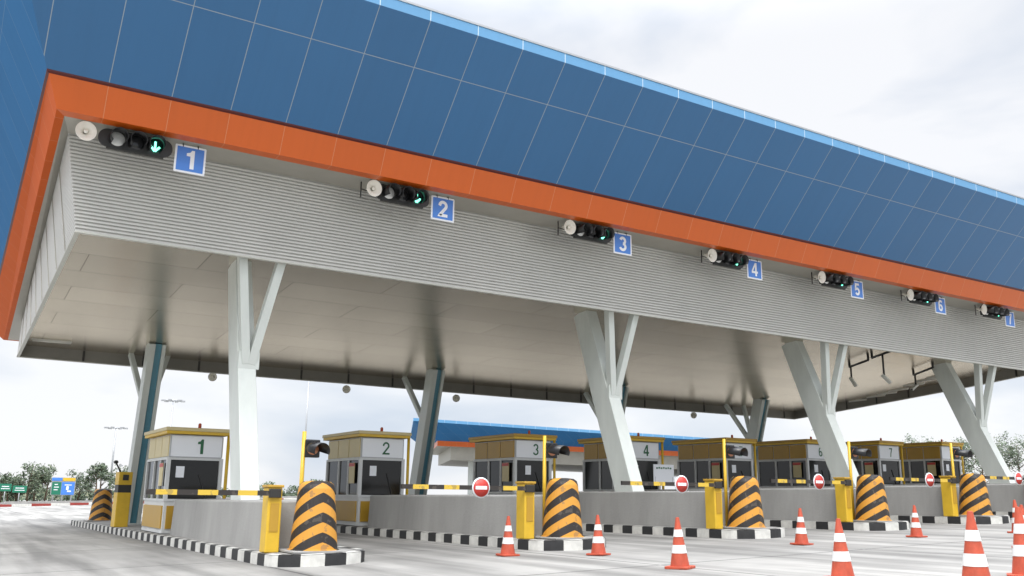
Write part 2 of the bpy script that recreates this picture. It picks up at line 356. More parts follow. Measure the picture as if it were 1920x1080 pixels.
# outlines: front-left, front-right, rear-right, rear-left
def outline(xl, yf, xr, yr, z, xl2=None): return [Vector((xl, yf, z)), Vector((xr, yf, z)), Vector((xr+1.6, yr, z+shear(yr))), Vector(((xl2 if xl2 is not None else xl+.25), yr, z+shear(yr)))]
bl_lo = outline(.9036, 19.03, XR+1.2, 43.6, 8.161)
bl_hi = outline(-.196, 16.873, XR+2.3, 46.0, 10.435, .05)
bd_hi = outline(-.196, 16.873, XR+2.3, 46.0, 10.697, .05)
or_top = outline(.955, 19.075, XR+1.15, 43.55, 8.095)
or_mid = outline(1.19, 19.36, XR+.9, 43.2, 7.492, 1.82)
or_lo = outline(1.36, 19.64, XR+.75, 43.0, 7.481, 1.97)
lv_hi = outline(1.556, 20.75, XR+.35, 39.6, 7.535, 2.2)
def skin(A, Bq, name, mats, uoff=0, sides=(0, 1, 2, 3)):
    b = MB()
    for k in sides:
        a, c = A[k], A[(k+1) % 4]; d, e = Bq[(k+1) % 4], Bq[k]
        b.m = 0 if k == 0 else min(1, len(mats)-1)
        h = ((d+e)/2-(a+c)/2).length
        if k == 0: uv = [(a.x, 0), (c.x, 0), (d.x, h), (e.x, h)]
        elif k == 2: uv = [(a.x, 0), (c.x, 0), (d.x, h), (e.x, h)]
        else: uv = [(a.y, 0), (c.y, 0), (d.y, h), (e.y, h)]
        b.face([a, c, d, e], uv)
    return b.build(name, mats, can)
skin(bl_lo, bl_hi, 'blue_fascia', [m_blue, m_blue_end])
skin(bl_hi, bd_hi, 'edge_band', [m_band])
# small step between blue and orange, its shadow line painted dark red
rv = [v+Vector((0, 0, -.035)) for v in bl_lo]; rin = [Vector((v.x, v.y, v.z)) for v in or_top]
skin(rv, bl_lo, 'reveal_shade_strip', [m_reveal_shade]); 
skin(rin, rv, 'reveal_shade_lip', [m_reveal_shade])
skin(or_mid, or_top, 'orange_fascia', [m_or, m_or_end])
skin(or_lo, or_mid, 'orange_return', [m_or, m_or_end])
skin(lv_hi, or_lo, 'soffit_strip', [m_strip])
b = MB(); b.face(bd_hi); b.build('roof', m_white, can)
b = MB()                                                # thin metal coping along the top
for k in range(4):
    a, c = bd_hi[k], bd_hi[(k+1) % 4]; b.beam(a+Vector((0, 0, .015)), c+Vector((0, 0, .015)), .05, .03, side=(0, 0, 1))
b.build('coping', m_steel, can)
# bottom outline of the skirt (plan), measured
Z4 = 5.483
bot_front = [(1.958, 21.05), (10, 21.05), (20, 21.05), (30, 21.05), (39.95, 21.05)]
bz_front = [0, -.02, -.03, -.02, 0]
rr_ = [at_plane(*q, Z4) for q in ((413, 700), (640, 718), (1000, 748), (1200, 764))]
rear = [(41.9, 36.35)]+[(p.x, p.y) for p in rr_[::-1]]+[(1.99, 35.95)]
right = [(40.6, 24.0), (41.2, 28.6), (41.75, 34)]
# ribbed sheet: every rib a real fold; front, left, right, rear
def ribbed(name, lo, hi, parent, n=26, depth=.050, outward=None):
    """lo, hi: matching polylines of the bottom and top edge"""
    b = MB(); prof = []
    for i in range(n):
        t = i/n; s = 1/n
        prof += [(t, 0), (t+.50*s, 0), (t+.56*s, 1), (t+.86*s, 1)]
    prof.append((1, 0)); u = 0
    rows = []
    for t, d in prof:
        row = []
        for k, (a, c) in enumerate(zip(lo, hi)):
            p = a.lerp(c, t); o = outward[k]
            row.append(p-o*depth*d)
        rows.append(row)
    for A, Bq in zip(rows, rows[1:]):
        for k in range(len(A)-1): b.face([A[k], A[k+1], Bq[k+1], Bq[k]])
    return b.build(name, m_louv, parent)
fl = [Vector((x, y, Z4+dz)) for (x, y), dz in zip(bot_front, bz_front)]
fh = [lv_hi[0].lerp(lv_hi[1], i/4) for i in range(5)]
ribbed('front_skirt', fl, fh, can, outward=[Vector((-.7 if i == 0 else 0, -1, 0)) for i in range(5)])
ll = [Vector((1.99, 35.95, Z4+shear(35.95))), Vector((1.97, 28, Z4+shear(28))), fl[0]]
lh = [lv_hi[3], lv_hi[3].lerp(lv_hi[0], .55), lv_hi[0]]
ribbed('side_skirt', ll, lh, can, outward=[Vector((-1, 0, 0)), Vector((-1, 0, 0)), Vector((-1, -.7, 0))])
b = MB()                                                # upright joints on the side skirt
for k in range(1, 9):
    t = k/9; a = ll[2].lerp(ll[0], t); c = lh[2].lerp(lh[0], t); o = Vector((-.012, 0, 0))
    b = MB(); b.beam(a+o, c+o, .035, .015, side=(0, 1, 0)); b.build('joint_strip', m_strip, can)
rl = [Vector((39.95, 21.05, Z4))]+[Vector((x, y, Z4+shear(y))) for x, y in right]+[Vector((41.9, 36.35, Z4+shear(36.35)))]
rh = [lv_hi[1].lerp(lv_hi[2], i/4) for i in range(5)]
ribbed('side_skirt', rl, rh, can, outward=[Vector((1, 0, 0))]*5)
kl = [Vector((x, y, Z4+shear(y))) for x, y in rear]
kh = [lv_hi[2].lerp(lv_hi[3], i/(len(rear)-1)) for i in range(len(rear))]
ribbed('rear_skirt', kl, kh, can, outward=[Vector((0, 1, 0))]*len(rear))
# ceiling and the inner downstand
poly = [(1.958+.07, 21.05+.07), (10, 21.12), (20, 21.12), (30, 21.12), (39.9, 21.12)]+[(x-.07, y) for x, y in right]+[(41.83, 36.28)]+[(x, y-.07) for x, y in rear[1:-1]]+[(2.06, 35.88)]
ZC = Z4+.40
b = MB(); b.face([(x, y, ZC+shear(y)) for x, y in poly][::-1], [(x, y) for x, y in poly][::-1]); b.build('ceiling', m_ceil, can)
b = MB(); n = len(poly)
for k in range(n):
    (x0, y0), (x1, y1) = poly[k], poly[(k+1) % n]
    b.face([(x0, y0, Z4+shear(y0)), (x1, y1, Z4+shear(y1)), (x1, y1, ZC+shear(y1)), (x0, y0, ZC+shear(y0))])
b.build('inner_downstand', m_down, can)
b = MB(); out = [(v.x, v.y) for v in fl]+[(v.x, v.y) for v in rl[1:]]+[(v.x, v.y) for v in kl[1:]]; N_ = len(out)
zoff = {0: 0}
edge = [v for v in fl]+[v for v in rl[1:]]+[v for v in kl[1:]]
for k in range(len(edge)):
    a, c = edge[k], edge[(k+1) % len(edge)]
    if (a-c).length < .05: continue
    d = (c-a).normalized(); nrm = Vector((-d.y, d.x, 0))
    b.beam(a+nrm*.035+Vector((0, 0, -.016)), c+nrm*.035+Vector((0, 0, -.016)), .03, .10, side=(0, 0, 1))
b.build('skirt_edge_trim', m_trim, can)
b = MB()                                                # joints of the downstand, seen from inside
def joints(P, step, off):
    acc = off
    for a, c in zip(P, P[1:]):
        Ls = (c-a).length
        while acc < Ls:
            p = a+(c-a)*(acc/Ls); d = (c-a).normalized(); nrm = Vector((-d.y, d.x, 0))
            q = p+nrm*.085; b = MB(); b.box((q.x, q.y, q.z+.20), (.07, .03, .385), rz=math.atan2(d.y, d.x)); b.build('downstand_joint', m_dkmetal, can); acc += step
        acc -= Ls
joints(kl, 2.05, .9); joints(rl, 2.05, 1.2)

# ------------------------------------------------------------------ columns
def front_column(x, label):
    gz = g(x, 20.7); zt = ZC+shear(23.0)+.02; gb = gz+.18
    t = thing('canopy_column', (x, 20.7, gb), label, 'column', 'slanted columns of the canopy')
    o = Vector((x, 20.7, gb)); J = Vector((x, 22.2, 3.22))
    base = Vector((x, 20.7, gb)); top = base+(J-base)*((zt-base.z)/(J.z-base.z))
    b = MB(); b.beam(base-o, J-o, .43, .78).beam(J-o, top-o, .43, .78, .40, .70); b.build('main_leg', m_col, t, bevel=.015)
    for a, e in ((-.44, .84), (.59, .95)):
        s = MB(); p = Vector((x+.06*(1 if a > 0 else -1)+.03, 22.2-.42, 3.02)); q = Vector((x+a, 22.2-e, ZC-.02))
        s.beam(p-o, q-o, .20, .24); s.build('strut', m_col, t, bevel=.01)
    s = MB(); s.box(Vector((x, 20.62, gb+.03))-o, (.8, 1.15, .06)); s.build('base_plate', m_col, t)
    for bx in (-.32, .32):
        for by in (-.42, .42): s = MB(); s.lathe(Vector((x+bx, 20.62+by, gb+.06))-o, (0, 0, 1), [(0, .03), (.05, .03), (.052, 0)], 6); s.build('bolt', m_steel, t)
    c = MB(); c.box(Vector((x+.03, 21.72, 3.10))-o, (.50, .10, .42)); c.build('gusset', m_col, t)
    return t
for i, l in zip((0, 2, 4, 6), ('front column nearest the left end, below lane signs 1 and 2', 'front column below lane sign 3, second from the left',
                              'front column below lane signs 5 and 6, third from the left', 'front column farthest right, below lane sign 7')):
    front_column(ISL[i]-.05, l)
def rear_column(x, label):
    gz = g(x, 35.2)+.18; o = Vector((x, 35.3, gz)); J = Vector((x, 34.25, 3.1)); zt = ZC+shear(33.5)+.02
    t = thing('canopy_column', tuple(o), label, 'column', 'slanted columns of the canopy')
    base = o; top = base+(J-base)*((zt-base.z)/(J.z-base.z))
    d = (top-base).normalized()
    # H section: two flanges and a recessed teal web
    f = MB()
    for s, fw_ in ((-1, .22), (1, .12)): f.beam(base+Vector((s*.20, 0, 0))-o, top+Vector((s*.20, 0, 0))-o, fw_, .62)
    f.build('flange_pair', m_col, t, bevel=.01)
    w = MB(); w.beam(base-o, top-o, .27, .40); w.build('web', m_teal, t)
    for a, dy in ((-.52, 1.5), (.78, 1.45)):
        s = MB(); yy = J.y+dy; p = Vector((x+.1*(1 if a > 0 else -1), J.y+.28, J.z-.1)); q = Vector((x+a, yy, ZC+shear(yy)-.02))
        s.beam(p-o, q-o, .17, .2); s.build('strut', m_col, t, bevel=.01)
    s = MB(); s.box((0, 0, .03), (.8, 1.0, .06)); s.build('base_plate', m_col, t)
for i, l in zip((0, 2, 4, 6), ('rear column with a teal web at the far left, behind the first booth', 'rear column with a teal web, second from the left, behind booth 3',
                              'rear column third from the left, seen past the booths of lanes 4 and 5', 'rear column farthest right in the back row')):
    rear_column(ISL[i]+.08, l)

# ------------------------------------------------------------------ hanging lane equipment
YS = 19.8
SX = [3.93, 10.19, 16.03, 21.38, 26.37, 31.13, 35.71]
ORD = ['first', 'second', 'third', 'fourth', 'fifth', 'sixth', 'seventh']
def rounded_rect(w, h, r, n=6):
    P = []
    for cx, cy, a0 in ((w/2-r, h/2-r, 0), (-w/2+r, h/2-r, 90), (-w/2+r, -h/2+r, 180), (w/2-r, -h/2+r, 270)):
        for k in range(n+1):
            a = math.radians(a0+90*k/n); P.append((cx+r*math.cos(a), cy+r*math.sin(a)))
    return P
def slab_xz(b, P, y0, y1):
    A = [(x, y0, z) for x, z in P]; Bq = [(x, y1, z) for x, z in P]; n = len(P)
    b.face(A); b.face(Bq[::-1])
    for k in range(n): b.face([A[k], Bq[k], Bq[(k+1) % n], A[(k+1) % n]])
def lane_sign(i):
    t = thing('lane_number_sign', (SX[i], YS, 7.125), 'square blue lane sign with a white %d in a white border' % (i+1), 'sign', 'blue lane number signs')
    b = MB(); slab_xz(b, rounded_rect(.66, .63, .02, 2), 0, .02); b.build('border', m_swhite, t)
    b = MB(); slab_xz(b, rounded_rect(.575, .545, .01, 2), -.004, .004); b.build('face', m_sblue, t)
    digit('digit', str(i+1), .43, (0, -.004, 0), m_swhite, t, w=.185)
    for x in (-.17, .15):
        h = MB(); h.tube([(x, .012, .22), (x, .012, .345)], .016, 8); h.tube([(x, .012, .33), (x, .08, .35)], .014, 8); h.build('hanger', m_dkmetal, t)
    return t
def lane_signal(i):
    t = thing('lane_signal', (SX[i]-(1.13 if i < 3 else 1.19), YS, 7.275), 'black three lamp signal with a lit green arrow, hung beside lane sign %d' % (i+1), 'traffic light', 'lane signals under the orange edge')
    b = MB(); slab_xz(b, rounded_rect(1.50, .40, .19, 8), .02, .05); b.build('backplate', m_plate, t)
    b = MB(); b.box((.0, .11, -.01), (1.12, .12, .30)); b.build('housing', m_black, t, bevel=.02)
    b = MB(); b.box((0, .03, -.215), (1.15, .07, .035)); b.build('bottom_rail', m_dkmetal, t)
    for k, x in enumerate((-.38, 0, .38)):
        b = MB(); prof = [(0, .168), (.05, .168), (.36, .166), (.36, .158), (.02, .158)]
        b.lathe((x, .02, 0), (0, -1, -.10), [(h*1.12, r) for h, r in prof], 28, arc=(math.radians(-135), math.radians(135)))
        b.build('visor', m_black, t)
        l = MB(); l.lathe((x, .02, 0), (0, -1, 0), [(.012, .155), (.030, .11), (.036, .055), (.038, .0)], 28)
        ln = l.build('lens', (m_lens, m_dlens, m_glens)[k], t)
        if k == 2:
            a = MB(); y = -.026
            a.m = 0
            def stroke(p, q, w):
                p = Vector((p[0], p[1])); q = Vector((q[0], q[1])); d = (q-p).normalized(); nn = Vector((-d.y, d.x))*w/2
                P = [p+nn, p-nn, q-nn, q+nn]; slab_xz(a, [(x+v.x, v.y) for v in P], y, y+.004)
            stroke((0, .10), (0, -.10), .042); stroke((-.095, -.01), (.0, -.12), .044); stroke((.095, -.01), (0, -.12), .044)
            a.m = 0; a.build('green_arrow', m_arrow, ln, weld=False)
        h = MB(); h.tube([(x, .06, .14), (x, .06, .19)], .014, 8); h.build('hanger', m_dkmetal, t)
    return t
def horn(loc, r, axis, label, name='horn_speaker', rod=None, group='horn speakers by the lane signals'):
    t = thing(name, loc, label, 'loudspeaker', group)
    ax = Vector(axis).normalized()
    b = MB(); prof = [(-.02, .035), (.02, .05), (.07, .085), (.11, .13), (.135, r*.93), (.150, r), (.158, r), (.158, r*.965), (.140, r*.90), (.118, .125), (.08, .08), (.04, .045)]
    b.lathe((0, 0, 0), ax, prof, 32); b.build('bell', m_horn, t)
    b = MB(); b.lathe((0, 0, 0), ax, [(.02, 0), (.06, .0), (.06, .03), (.112, .044), (.128, .03), (.132, 0)], 20); b.build('throat_plug', m_horn, t)
    b = MB(); b.lathe((0, 0, 0), ax, [(-.17, 0), (-.17, .06), (-.15, .075), (-.06, .078), (-.04, .06), (-.01, .045)], 20); b.build('driver_unit', m_horn, t)
    b = MB(); rx = -.26 if rod else 0
    if rod:
        b.tube([(rx, .04, rod), (rx, .04, -.24)], .018, 8); b.tube([(rx, .04, -.03), (-.05, .05, -.05)], .014, 8)
    else: b.tube([(0, .06, .02), (0, .06, .16)], .016, 8)
    b.build('bracket', m_dkmetal, t)
    return t
for i in range(7):
    lane_sign(i)
    lane_signal(i)
    dx = -2.14 if i == 0 else -1.96
    horn((SX[i]+dx, YS+.02, 7.285), .205, (.05, -1, -.12), 'ivory horn speaker left of the signal at lane sign %d' % (i+1), rod=None if i == 0 else .15)
# clone of the first by hand is not needed: every set carries its own digit
# rear horns below the far skirt
for px, py, l in ((400, 706, 'small horn speaker under the rear edge, left of the first front column'), (650, 729, 'small horn speaker under the rear edge between the first two front columns'),
                  (855, 746, 'small horn speaker under the rear edge right of the second rear column'), (1299, 778, 'small horn speaker under the rear edge before the third rear column')):
    p = at_y(px, py, 36.2); horn(tuple(p), .17, (-.45, -1, -.25), l, group='horn speakers under the rear edge')

# camera hangers under the ceiling, and lamps
def ceil_pt(px, py, dz): return at_plane(px, py, ZC-dz)
def hanger_cam(a, c, tpos, drop, label, cam_dir):
    A = ceil_pt(*a, .20); Bq = ceil_pt(*c, .20); o = A.copy()
    t = thing('camera_hanger', tuple(o), label, 'camera mount', 'camera mounts under the ceiling')
    b = MB(); b.tube([A-o, Bq-o], .045, 10)
    for P in (A, Bq): b.tube([P-o, Vector((P.x, P.y, ZC+shear(P.y)+.01))-o], .05, 10)
    b.build('crossbar', m_dkmetal, t)
    P = A.lerp(Bq, tpos); Q = P+Vector((0, 0, -drop))
    b = MB(); b.tube([P-o, Q-o], .038, 10); b.build('drop_pipe', m_dkmetal, t)
    b = MB(); d = Vector(cam_dir).normalized(); s = Q+Vector((0, 0, -.05))-o
    b.beam(s-d*.12, s+d*.33, .11, .12, side=(1, 0, 0))
    cm = b.build('security_camera', m_trim if cam_dir[2] < -.25 else m_dkmetal, t, bevel=.01)
    b = MB(); b.lathe(s, d, [(.332, 0), (.332, .04), (.336, .04), (.336, 0)], 14); b.build('camera_lens', m_dlens, cm)
hanger_cam((1593, 688), (1628, 675), .06, .50, 'dark pipe camera mount just right of the third front column', (.2, -.4, -.8))
hanger_cam((1635, 671), (1673, 657), .52, .85, 'dark pipe camera mount with the longest drop, middle of the three', (.5, -.4, -.7))
hanger_cam((1713, 703), (1749, 689), .07, .45, 'dark pipe camera mount with pale camera, left of the fourth front column', (-.8, .1, -.55))
def tube_light(px, py, ang, label):
    p = at_plane(px, py, ZC-.05); t = thing('tube_light', tuple(p), label, 'lamp', 'tube lights along the ceiling edge', rz=ang)
    b = MB(); b.box((0, 0, .025), (1.25, .07, .045)); b.build('batten', m_tube, t)
    b = MB(); b.tube([(-.6, 0, -.022), (.6, 0, -.022)], .024, 10); b.build('tube', m_tube, t)
LP = [(1583, 761), (1608, 751), (1642, 743), (1663, 737.5), (1684, 731), (1713, 721), (1738, 712.5), (1758, 706)]
for k, (px, py) in enumerate(LP): tube_light(px, py, math.radians(84), 'white tube light on the right ceiling edge, %s from the far corner' % (ORD+['eighth'])[k])
tube_light(97, 640, 0, 'single white tube light at the far left ceiling corner')

# ------------------------------------------------------------------ islands, blocks, bollards
def island(i):
    x = ISL[i]; hw = .92; y0, y1 = 15.75, 43.0; o = Vector((x, y0, g(x, y0)))
    where = ['leftmost', 'second', 'third', 'fourth', 'fifth', 'sixth', 'seventh', 'eighth'][i]
    t = thing('toll_island', tuple(o), '%s toll island with black and white kerb%s' % (where, ' counted from the left' if i else ''), 'traffic island', 'toll islands')
    zl = lambda xx, yy: g(xx, yy)-o.z
    b = MB(); h = .20
    # outline with a rounded nose
    nose = [(-hw, .75)]+[(-hw*math.cos(a), .75-.75*math.sin(a)) for a in [math.radians(q) for q in range(15, 180, 15)]]+[(hw, .75)]
    top = nose+[(hw, y1-y0), (-hw, y1-y0)]
    b.face([(px, py, zl(x+px, y0+py)+h) for px, py in top]); b.build('island_top', m_islandtop, t)
    k = MB(); pts = [(-hw, y1-y0)]+nose+[(hw, y1-y0)]
    # split outline into stripes of .42 m
    seg = []; acc = 0; st = .42
    D = [0]
    for a, c in zip(pts, pts[1:]): D.append(D[-1]+math.hypot(c[0]-a[0], c[1]-a[1]))
    def pos(s):
        for q in range(len(D)-1):
            if s <= D[q+1]+1e-6: f = (s-D[q])/max(1e-6, D[q+1]-D[q]); return (pts[q][0]+(pts[q+1][0]-pts[q][0])*f, pts[q][1]+(pts[q+1][1]-pts[q][1])*f)
        return pts[-1]
    s = 0; c = 0
    while s < D[-1]-1e-3:
        e = min(D[-1], s+st); k.m = c % 2; ss = s
        while ss < e-1e-4:
            nx = min(e, ss+.14); (ax, ay), (bx, by) = pos(ss), pos(nx)
            za, zb = zl(x+ax, y0+ay), zl(x+bx, y0+by)
            dx, dy = bx-ax, by-ay; ln = math.hypot(dx, dy) or 1; nxv, nyv = -dy/ln*.14, dx/ln*.14
            nxv, nyv = -nxv, -nyv
            # vertical face slightly proud, chamfer, top strip (inward)
            ix, iy = (ax+(0-ax)*.14/.92 if True else ax), ay
            k.face([(ax, ay, za-.05), (bx, by, zb-.05), (bx, by, zb+h-.02), (ax, ay, za+h-.02)])
            cxn = -nxv; cyn = -nyv
            k.face([(ax, ay, za+h-.02), (bx, by, zb+h-.02), (bx+cxn*.15, by+cyn*.15, zb+h+.004), (ax+cxn*.15, ay+cyn*.15, za+h+.004)])
            k.face([(ax+cxn*.15, ay+cyn*.15, za+h+.004), (bx+cxn*.15, by+cyn*.15, zb+h+.004), (bx+cxn, by+cyn, zb+h+.004), (ax+cxn, ay+cyn, za+h+.004)])
            ss = nx
        s = e; c += 1
    k.build('kerb', [m_kb, m_kw], t)
    b = MB(); w = .60; ya, yb = 17.25-y0, 25.75-y0
    P = [(-w, ya), (w, ya), (w, yb), (-w, yb)]
    Q = [(px*.93, ya+.03 if py == ya else py) for px, py in P]
    lo = [(px, py, zl(x+px, y0+py)+h) for px, py in P]; hi = [(px, py, zl(x+px, y0+py)+h+.90) for px, py in Q]
    for q in range(4): b.face([lo[q], lo[(q+1) % 4], hi[(q+1) % 4], hi[q]])
    b.face(hi)
    b.build('barrier_block', m_conc, t, bevel=.03)
    return t
for i in range(8): island(i)
def bollard(x, y, label, proto=[None]):
    z = g(x, y)+.2
    if proto[0]:
        c = copy_tree(proto[0]); return relabel(c, label, (x, y, z))
    t = thing('impact_bollard', (x, y, z), label, 'bollard', 'striped bollards on the islands')
    b = MB(); n = 40; prof = [(0, .50), (.04, .50), (.05, .465), (.6, .41), (1.12, .355), (1.20, .33), (1.245, .26), (1.26, .12), (1.262, 0)]
    R = [[((r*.93)*math.sin(2*math.pi*k/n-math.pi), -r*math.cos(2*math.pi*k/n-math.pi), h) for k in range(n+1)] for h, r in prof]
    for j in range(len(prof)-1):
        for k in range(n):
            U = [.20*(abs(2*math.pi*q/n-math.pi)**1.25) for q in (k, k+1)]
            b.face([R[j][k], R[j][k+1], R[j+1][k+1], R[j+1][k]], [(U[0], prof[j][0]), (U[1], prof[j][0]), (U[1], prof[j+1][0]), (U[0], prof[j+1][0])], smooth=True)
    b.build('drum', m_chev, t, weld=False)
    b = MB(); b.box((0, 0, .015), (1.12, 1.12, .03)); b.build('footing', m_conc, t)
    proto[0] = t
    return t
BL = ['black and yellow chevron bollard on the leftmost island, nearest the camera', 'chevron bollard on the second island from the left', 'chevron bollard on the third island, below the second front column',
      'chevron bollard on the fourth island', 'chevron bollard on the fifth island, fully visible near the right edge', 'chevron bollard on the sixth island, at the right edge']
for i in range(6): bollard(ISL[i], 16.62, BL[i])
bollard(ISL[0]-.15, 40.6, 'chevron bollard at the exit end of the leftmost island, behind the first booth')
# mast signals behind the bollards
def mast(x, y, label, proto=[None]):
    z = g(x, y)+.2
    if proto[0]: return relabel(copy_tree(proto[0]), label, (x, y, z))
    t = thing('mast_signal', (x, y, z), label, 'traffic light', 'mast signals behind the bollards')
    b = MB(); b.tube([(0, 0, 0), (0, 0, 2.20)], .04, 14); b.lathe((0, 0, 0), (0, 0, 1), [(0, .12), (.03, .12), (.04, .05)], 16); b.build('post', m_yel, t)
    b = MB(); b.box((.16, .0, 1.88), (.30, .14, .34)); b.build('signal_head', m_black, t, bevel=.02)
    b = MB(); b.lathe((.16, -.07, 1.88), (.10, -1, -.16), [(0, .135), (.42, .16), (.42, .15), (.02, .127)], 24, arc=(math.radians(-112), math.radians(112))); b.build('visor', m_black, t)
    b = MB(); b.lathe((.16, -.07, 1.88), (0, -1, 0), [(.0, .12), (.02, .08), (.026, 0)], 22); b.build('lens', m_amber, t)
    b = MB(); b.beam((0, 0, 1.98), (.1, 0, 1.98), .03, .04).beam((0, 0, 1.78), (.1, 0, 1.78), .03, .04); b.build('bracket', m_dkmetal, t)
    proto[0] = t
    return t
ML = ['yellow mast with hooded lamp behind the leftmost bollard', 'yellow mast with hooded lamp behind the second bollard', 'yellow mast with hooded lamp on the third island',
      'yellow mast with hooded lamp behind the fourth bollard', 'yellow mast with hooded lamp behind the fifth bollard, before the last front column', 'yellow mast with hooded lamp on the sixth island']
for i in range(6): mast(ISL[i]-.12, 17.12 if False else 17.14, ML[i])
# gates
def gate(x, y, ln, label, sign=True):
    z = g(x, y)+.2; t = thing('barrier_gate', (x, y, z), label, 'barrier gate', 'lane gates with striped arms')
    b = MB(); b.box((0, 0, .575), (.26, .34, 1.15)); b.build('cabinet', m_yel, t, bevel=.02)
    b = MB(); b.box((0, 0, 1.175), (.30, .38, .05)); b.build('cabinet_lid', m_ochre, t, bevel=.01)
    b = MB(); b.box((.0, -.175, .62), (.16, .012, .5)); b.build('cabinet_door', m_ochre, t)
    b = MB(); n = 24; w = .045
    for k in range(n):
        a, c = -.05-ln*k/n, -.05-ln*(k+1)/n
        for P in ([(-w, -1), (w, -1)], [(w, -1), (w, 1)], [(w, 1), (-w, 1)], [(-w, 1), (-w, -1)]):
            (p0, q0), (p1, q1) = P
            b.face([(a, -.2+q0*.02, 1.05+p0), (c, -.2+q0*.02, 1.05+p0), (c, -.2+q1*.02, 1.05+p1), (a, -.2+q1*.02, 1.05+p1)], [(0, a), (0, c), (0, c), (0, a)])
    ar = b.build('arm', m_arm, t)
    b = MB(); b.box((-.02, -.2, 1.05), (.22, .07, .16)); b.build('arm_clamp', m_dkmetal, t, bevel=.01)
    if sign:
        b = MB(); c = (-1.25, -.235, 1.05); b.lathe(c, (0, -1, 0), [(-.01, 0), (-.01, .21), (.01, .21), (.01, 0)], 28); d = b.build('round_sign', m_swhite, t)
        b = MB(); b.lathe((c[0], c[1]-.012, c[2]), (0, -1, 0), [(0, 0), (0, .185), (.003, .185), (.003, 0)], 28); r = b.build('red_disc', m_red, d)
        b = MB(); b.box((c[0], c[1]-.018, c[2]), (.27, .004, .07)); b.build('white_bar', m_swhite, d)
    return t
gate(ISL[0]-.72, 16.95, 2.2, 'yellow gate cabinet with short striped arm beside the leftmost bollard', False)
for i, l in zip((1, 2, 3, 4, 5), ('yellow lane gate with no entry disc beside the second bollard', 'yellow lane gate with no entry disc beside the third island bollard', 'yellow lane gate with no entry disc beside the fourth bollard',
                               'yellow lane gate with no entry disc beside the fifth bollard', 'yellow lane gate at the right edge of the photo, on the sixth island')):
    gate(ISL[i]-.74, 16.95, 3.0, l)

